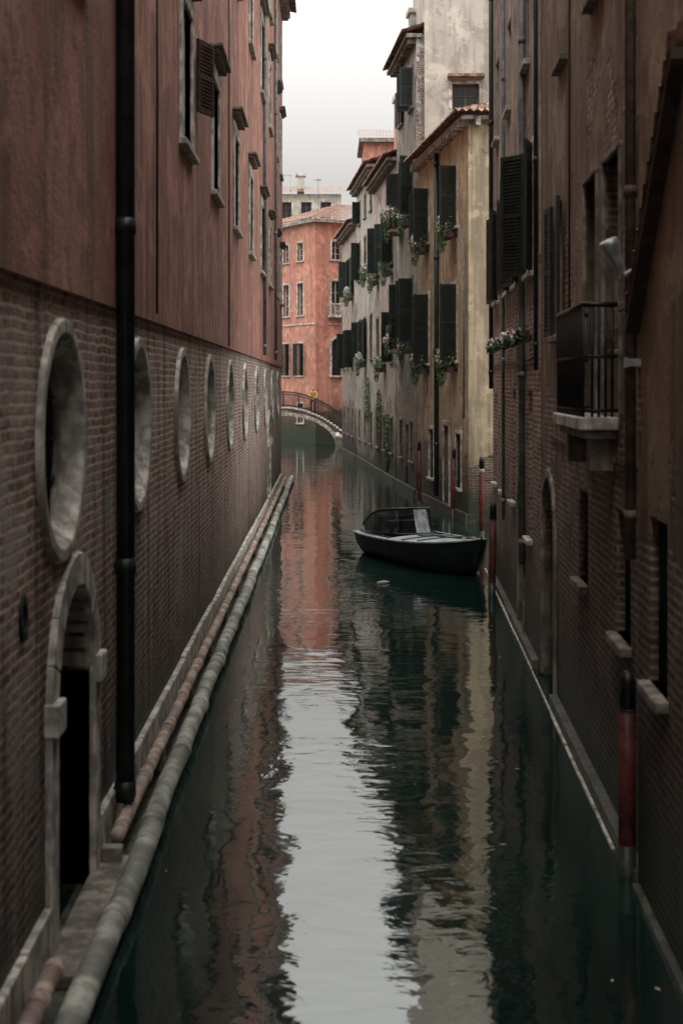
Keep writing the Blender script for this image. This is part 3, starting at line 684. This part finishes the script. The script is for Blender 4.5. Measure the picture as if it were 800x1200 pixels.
# ================================================================== boat
def boat():
    st = Vector((1.32, 34.0)); bw = Vector((3.12, 29.2)); ax = (bw - st).normalized()
    g = Grp('motor_boat', (st.x, st.y), (ax.x, ax.y), (-ax.y, ax.x))   # u = length, d = across
    Ls = [0, .5, 1.2, 2.0, 2.8, 3.5, 4.1, 4.6, 4.95, 5.12]
    Wd = [.80, .86, .90, .91, .87, .76, .60, .39, .17, .02]
    Hz = [.52, .52, .53, .55, .58, .62, .67, .73, .79, .83]
    secs = []
    for l, w, h in zip(Ls, Wd, Hz):
        k = .12 if l < 4.5 else .12 + (l - 4.5) * .5
        rake = (l / 5.12) ** 3 * .25
        secs.append([(l, w, h), (l, w * .97, h - .09), (l - rake * .3, w * .90, k + .12), (l - rake * .7, w * .72, k - .1), (l - rake, 0, k - .3),
                     (l - rake * .7, -w * .72, k - .1), (l - rake * .3, -w * .90, k + .12), (l, -w * .97, h - .09), (l, -w, h)])
    b = g.bm('hull', M_hull, True)
    V = [[b.verts.new(p) for p in s] for s in secs]
    for s0, s1 in zip(V, V[1:]):
        for i in range(8): b.faces.new((s0[i], s0[i + 1], s1[i + 1], s1[i]))
    b.faces.new(V[0]); b.faces.new(V[-1][::-1])
    for s in (1, -1):
        g.tube('rub_rail', M_rub, [(l, s * (w + .005), h - .01) for l, w, h in zip(Ls, Wd, Hz)], .024, 8)
    g.tube('rub_rail', M_rub, [(0, -.8, .51), (0, .8, .51)], .024, 8)
    fl = [2.2, 2.8, 3.5, 4.1, 4.6, 4.95, 5.12]
    def it(l, arr):
        for i in range(len(Ls) - 1):
            if Ls[i] <= l <= Ls[i + 1]: return arr[i] + (arr[i + 1] - arr[i]) * (l - Ls[i]) / (Ls[i + 1] - Ls[i])
        return arr[-1]
    b = g.bm('foredeck', M_deck, True); rows = []
    for l in fl:
        w = it(l, Wd) - .005; h = it(l, Hz)
        rows.append([b.verts.new((l, w * c, h + .004 + .07 * w * (1 - c * c))) for c in (-1, -.66, -.33, 0, .33, .66, 1)])
    for r0, r1 in zip(rows, rows[1:]):
        for i in range(6): b.faces.new((r0[i], r0[i + 1], r1[i + 1], r1[i]))
    cl = [0, .5, 1.2, 2.0, 2.2]
    for s in (1, -1):
        for l0, l1 in zip(cl, cl[1:]):
            w0, w1, h0, h1 = it(l0, Wd), it(l1, Wd), it(l0, Hz), it(l1, Hz)
            g.poly('side_deck', M_deck, [(l0, s * w0, h0 + .004), (l1, s * w1, h1 + .004), (l1, s * (w1 - .16), h1 + .004), (l0, s * (w0 - .16), h0 + .004)], [(0, 1, 2, 3)])
            g.poly('cockpit_side', M_cock, [(l0, s * (w0 - .16), h0 + .004), (l1, s * (w1 - .16), h1 + .004), (l1, s * (w1 - .2), .1), (l0, s * (w0 - .2), .1)], [(0, 1, 2, 3)])
        g.tube('coaming', M_cock, [(l, s * (it(l, Wd) - .16), it(l, Hz) + .02) for l in cl], .018, 6)
    g.poly('cockpit_floor', M_cock, [(0.01, -.63, .1), (2.2, -.7, .1), (2.2, .7, .1), (0.01, .63, .1)], [(0, 1, 2, 3)])
    g.poly('bulkhead', M_cock, [(2.2, -.72, .1), (2.2, .72, .1), (2.2, .72, .55), (2.2, 0, .6), (2.2, -.72, .55)], [(0, 1, 2, 3, 4)])
    g.box('transom_deck', M_deck, 0.0, .22, -.64, .64, .42, .53)
    g.box('stern_bench', M_cock, .22, .6, -.6, .6, .1, .36); g.box('bench_cushion', M_cock, .22, .6, -.6, .6, .36, .42)
    g.box('seat_back', M_hull, .6, .68, -.55, .5, .36, .92)
    g.box('console', M_hull, 1.3, 1.65, -.55, .45, .1, .88)
    g.tube('steering_wheel', M_iron, [(1.22, -.12 + .16 * math.cos(a), .8 + .16 * math.sin(a)) for a in [i * math.pi / 8 for i in range(17)]], .014, 6)
    wp = [(.55, -.74, .72), (1.0, -.73, .98), (1.45, -.66, 1.12), (1.78, -.4, 1.15), (1.88, 0, 1.16), (1.78, .4, 1.15), (1.45, .66, 1.12), (1.0, .73, .98), (.55, .74, .72)]
    tp = lambda p: (p[0] - .24, p[1] * .92, p[2])
    g.tube('windscreen_frame', M_iron, [tp(p) for p in wp], .03, 8)
    g.tube('windscreen_frame', M_iron, [(p[0], p[1], .6) for p in wp], .022, 8)
    for p in wp[1:-1:2]: g.tube('windscreen_frame', M_iron, [(p[0], p[1], .57), tp(p)], .018, 6)
    for p, q in zip(wp, wp[1:]):
        g.poly('windscreen', M_clear, [(p[0], p[1], .6), (q[0], q[1], .6), tp(q), tp(p)], [(0, 1, 2, 3)])
    g.tube('outboard_leg', M_iron, [(-.12, 0, -.4), (-.12, 0, .45)], .06, 8); g.box('outboard_cowling', M_hull, -.38, -.03, -.15, .15, .45, .82)
    g.box('outboard_cowling', M_hull, -.33, -.07, -.12, .12, .823, .88)
    for l in (2.9, 3.5): g.tube('deck_battens', M_hull, [(l, c * (it(l, Wd) - .03), it(l, Hz) + .015 + .07 * it(l, Wd) * (1 - c * c)) for c in (-1, -.5, 0, .5, 1)], .016, 6)
    g.tube('deck_battens', M_hull, [(l, 0, it(l, Hz) + .015 + .07 * it(l, Wd)) for l in fl], .016, 6)
    g.box('hatch', M_cock, 2.4, 2.75, -.22, .22, .62, .66)
    for u, d in ((4.55, .12), (4.55, -.12), (.12, .6), (.12, -.6)): g.box('cleats', M_rub, u - .07, u + .07, d - .015, d + .015, it(u, Hz) + .03, it(u, Hz) + .07)
    g.finish()
boat()

F = Grp('floating_bottle', (.95, 28.4), (.8, .6), (-.6, .8))
F.tube('body', M_white, [(0, 0, .02), (.02, 0, .02), (.2, 0, .02), (.25, 0, .025), (.3, 0, .03)], [.02, .04, .04, .018, .015], 10); F.finish()
# scattered leaves and scum drifting on the surface
F = Grp('floating_leaves', (0, 0), (0, 1), (1, 0))
for _ in range(90):
    y_ = random.uniform(9, 60); x_ = random.choice((random.uniform(-1.4, -1.0), random.uniform(1.2, 1.9 + .04 * y_), random.uniform(-1.2, 2.0)))
    if 28 < y_ < 35 and x_ > .2: continue
    a_ = random.uniform(0, 6.28); s_ = random.uniform(.015, .04); cx, sx = math.cos(a_) * s_, math.sin(a_) * s_
    F.poly('leaf', M_terr, [(y_ + cx, x_ + sx, .005), (y_ - sx * .5, x_ + cx * .5, .007), (y_ - cx, x_ - sx, .005), (y_ + sx * .5, x_ - cx * .5, .006)], [(0, 1, 2, 3)])
F.finish()

# ================================================================== person on the bridge
m_red_lip = simple('lips', (.35, .13, .11), .5, .1, 12, streak=False)
def person(x, y, z, face):
    m_coat = simple('yellow_jacket', (.50, .34, .06), .7, .2, 12, streak=False); m_tr = simple('dark_trousers', (.02, .022, .03), .8, .3, 12, streak=False)
    m_skin = simple('skin', (.5, .3, .22), .6, .1, 12, streak=False); m_hair = simple('dark_hair', (.025, .017, .012), .6, .3, 30, streak=False)
    e = make_empty('person_in_yellow', (x, y, z))
    V = []; E = []; Rd = []
    def a(p, r, par=None):
        V.append(p); Rd.append(r)
        if par is not None: E.append((par, len(V) - 1))
        return len(V) - 1
    pel = a((0, 0, .92), (.15, .11)); sp = a((0, .03, 1.1), (.14, .1), pel); ch = a((0, .07, 1.28), (.17, .11), sp); nb = a((0, .1, 1.42), (.1, .07), ch); nk = a((0, .12, 1.48), (.052, .052), nb)
    for s in (-1, 1):
        h = a((s * .1, -.01, .86), (.09, .09), pel); k = a((s * .11, .02 if s > 0 else .1, .49), (.062, .062), h); an = a((s * .12, -.03 if s > 0 else .0, .09), (.042, .042), k)
        hl = a((s * .125, .02, .045), (.04, .035), an); a((s * .14, .16, .03), (.036, .026), hl)
        sh = a((s * .18, .1, 1.38), (.065, .06), nb); el = a((s * .27, .2, 1.14), (.045, .045), sh); wr = a((s * .16, .42, 1.07), (.03, .028), el); a((s * .14, .5, 1.05), (.035, .018), wr)
    me = bpy.data.meshes.new('body'); me.from_pydata(V, E, []); o = bpy.data.objects.new('body', me); scene.collection.objects.link(o)
    md = o.modifiers.new('s', 'SKIN'); md.use_smooth_shade = True
    for i, r in enumerate(Rd):
        me.skin_vertices[0].data[i].radius = r
        me.skin_vertices[0].data[i].use_root = (i == 0)
    o.modifiers.new('ss', 'SUBSURF').levels = 2
    dg = bpy.context.evaluated_depsgraph_get(); m2 = bpy.data.meshes.new_from_object(o.evaluated_get(dg)); bpy.data.objects.remove(o)
    m2.materials.clear()
    for m in (m_coat, m_tr, m_skin, M_iron): m2.materials.append(m)
    for p in m2.polygons:
        c = p.center; p.use_smooth = True
        p.material_index = 3 if c.z < .09 else 1 if (c.z < .9 and abs(c.x) < .2 and c.y < .2) else 2 if (c.z > 1.455 or c.y > .41) else 0
    o = bpy.data.objects.new('body', m2); scene.collection.objects.link(o); o.parent = e
    for s in (-1, 1):
        for k in range(5):
            g = Grp('f'); 
            if k < 4:
                bx = s * (.14 + (k - 1.5) * .019); ln = (.062, .075, .07, .055)[k]
                pts = [(bx, .5, 1.05), (bx, .5 + ln * .55, 1.045), (bx, .5 + ln * .9, 1.02), (bx, .5 + ln, .99)]
            else: pts = [(s * .105, .46, 1.05), (s * .08, .49, 1.04), (s * .075, .52, 1.02)]
            b = bmesh.new(); g.parts['t'] = (b, m_skin, True); g.tube('t', m_skin, pts, [.011, .0095, .009, .007][:len(pts)], 8)
            mm = bpy.data.meshes.new('finger'); b.to_mesh(mm); b.free(); mm.materials.append(m_skin)
            fo = bpy.data.objects.new('finger', mm); scene.collection.objects.link(fo); fo.parent = e
    def blob(nm, mat, c, r, fn=None, sg=24):
        b = bmesh.new(); bmesh.ops.create_uvsphere(b, u_segments=sg, v_segments=sg // 2, radius=1)
        for v in b.verts:
            q = Vector(v.co)
            if fn: q = fn(q)
            v.co = Vector((c[0] + q.x * r[0], c[1] + q.y * r[1], c[2] + q.z * r[2]))
        for f in b.faces: f.smooth = True
        mm = bpy.data.meshes.new(nm); b.to_mesh(mm); b.free(); mm.materials.append(mat)
        ob = bpy.data.objects.new(nm, mm); scene.collection.objects.link(ob); ob.parent = e
    hc = (0, .15, 1.585)
    blob('head', m_skin, hc, (.075, .095, .115), lambda q: Vector((q.x * (1 - .28 * max(0, -q.z)), q.y, q.z)))
    blob('hair', m_hair, (0, .135, 1.605), (.084, .098, .112), lambda q: Vector((q.x, q.y if q.y < .35 else .35, q.z)))
    blob('nose', m_skin, (0, .248, 1.575), (.012, .016, .022), None, 10)
    for s in (-1, 1):
        blob('eye', M_iron, (s * .03, .232, 1.595), (.011, .008, .007), None, 10); blob('ear', m_skin, (s * .077, .14, 1.58), (.01, .02, .03), None, 10)
    blob('mouth', m_red_lip, (0, .236, 1.535), (.022, .006, .006), None, 10)
    e.rotation_euler = (0, 0, face)
person(-1.06, 91.88, 2.10, math.pi)

# ================================================================== water, ground
def sheet(name, x0, x1, y0, y1, z, mat):
    me = bpy.data.meshes.new(name); me.from_pydata([(x0, y0, z), (x1, y0, z), (x1, y1, z), (x0, y1, z)], [], [(0, 1, 2, 3)]); me.materials.append(mat)
    o = bpy.data.objects.new(name, me); scene.collection.objects.link(o); return o
m, t, b = newmat('canal_water')
pos = nd(t, 'ShaderNodeNewGeometry').outputs['Position']
n1 = noise(t, pos, .9, 2, .5, (1, .8, 1), .4)
n2 = noise(t, pos, 3.2, 3, .5, (.8, 1.5, 1), .5)
n3 = noise(t, pos, .25, 2)
hgt = ma(t, 'ADD', ma(t, 'MULTIPLY', n1, 1.0), ma(t, 'MULTIPLY', ma(t, 'MULTIPLY', n2, .3), mr(t, n3, .35, .65, .45, 1.4)))
bp = nd(t, 'ShaderNodeBump', {'Strength': 1.0, 'Distance': .016, 'Height': hgt})
t.links.new(mix(t, mr(t, n3, .4, .6), (.004, .015, .012), (.006, .022, .017)), b.inputs['Base Color'])
b.inputs['Roughness'].default_value = .035; b.inputs['IOR'].default_value = 2.05
b.inputs['Specular Tint'].default_value = (.93, 1.0, .985, 1)
t.links.new(bp.outputs[0], b.inputs['Normal'])
sheet('canal_water', -150, 150, -150, 300, 0, m)
sheet('ground', -3000, 3000, -3000, 3000, -1.4, simple('lagoon_mud', (.12, .11, .09), .9))

# ================================================================== world, sun, camera
w = bpy.data.worlds.new('World'); scene.world = w; w.use_nodes = True; t = w.node_tree; t.nodes.clear()
EL, RO_ = R(60), R(200)
sky = nd(t, 'ShaderNodeTexSky', sky_type='NISHITA', sun_disc=False, sun_elevation=EL, sun_rotation=RO_, dust_density=4.0, air_density=1.0)
hs = nd(t, 'ShaderNodeHueSaturation', {'Saturation': .15, 'Value': 1.0, 'Color': sky.outputs[0]})
mx = mix(t, .88, hs.outputs[0], (8.7, 8.5, 8.25, 1))
# overcast sky: the cloud deck overhead is several times brighter than near the horizon
tz = nd(t, 'ShaderNodeSeparateXYZ', {0: nd(t, 'ShaderNodeTexCoord').outputs['Generated']}).outputs[2]
gain = nd(t, 'ShaderNodeMapRange', {'Value': tz, 'From Min': .14, 'From Max': .75, 'To Min': 1.0, 'To Max': 5.0}).outputs[0]
mx2 = nd(t, 'ShaderNodeVectorMath', {0: mx, 'Scale': gain}, operation='SCALE').outputs[0]
bg = nd(t, 'ShaderNodeBackground', {'Color': mx2, 'Strength': .085}); o = nd(t, 'ShaderNodeOutputWorld', {0: bg.outputs[0]})
sd = bpy.data.lights.new('sun', 'SUN'); sd.energy = .8; sd.angle = R(25); sd.color = (1, .96, .9)
so = bpy.data.objects.new('sun', sd); scene.collection.objects.link(so)
dirv = Vector((math.sin(RO_) * math.cos(EL), math.cos(RO_) * math.cos(EL), math.sin(EL)))
so.rotation_euler = dirv.to_track_quat('Z', 'Y').to_euler(); so.location = (0, 0, 40)

cd = bpy.data.cameras.new('camera'); cam = bpy.data.objects.new('camera', cd); scene.collection.objects.link(cam)
cd.sensor_fit = 'VERTICAL'; cd.sensor_height = 36; cd.sensor_width = 24; cd.lens = 50
cam.location = (0, 0, 4); cam.rotation_euler = (R(90), 0, 0)
cd.shift_x = 14 / 1200; cd.shift_y = -150 / 1200
cd.clip_end = 8000; cd.clip_start = .1
cd.dof.use_dof = True; cd.dof.focus_distance = 34; cd.dof.aperture_fstop = 2.0
scene.camera = cam
scene.view_settings.view_transform = 'Standard'; scene.view_settings.look = 'None'; scene.view_settings.exposure = 0
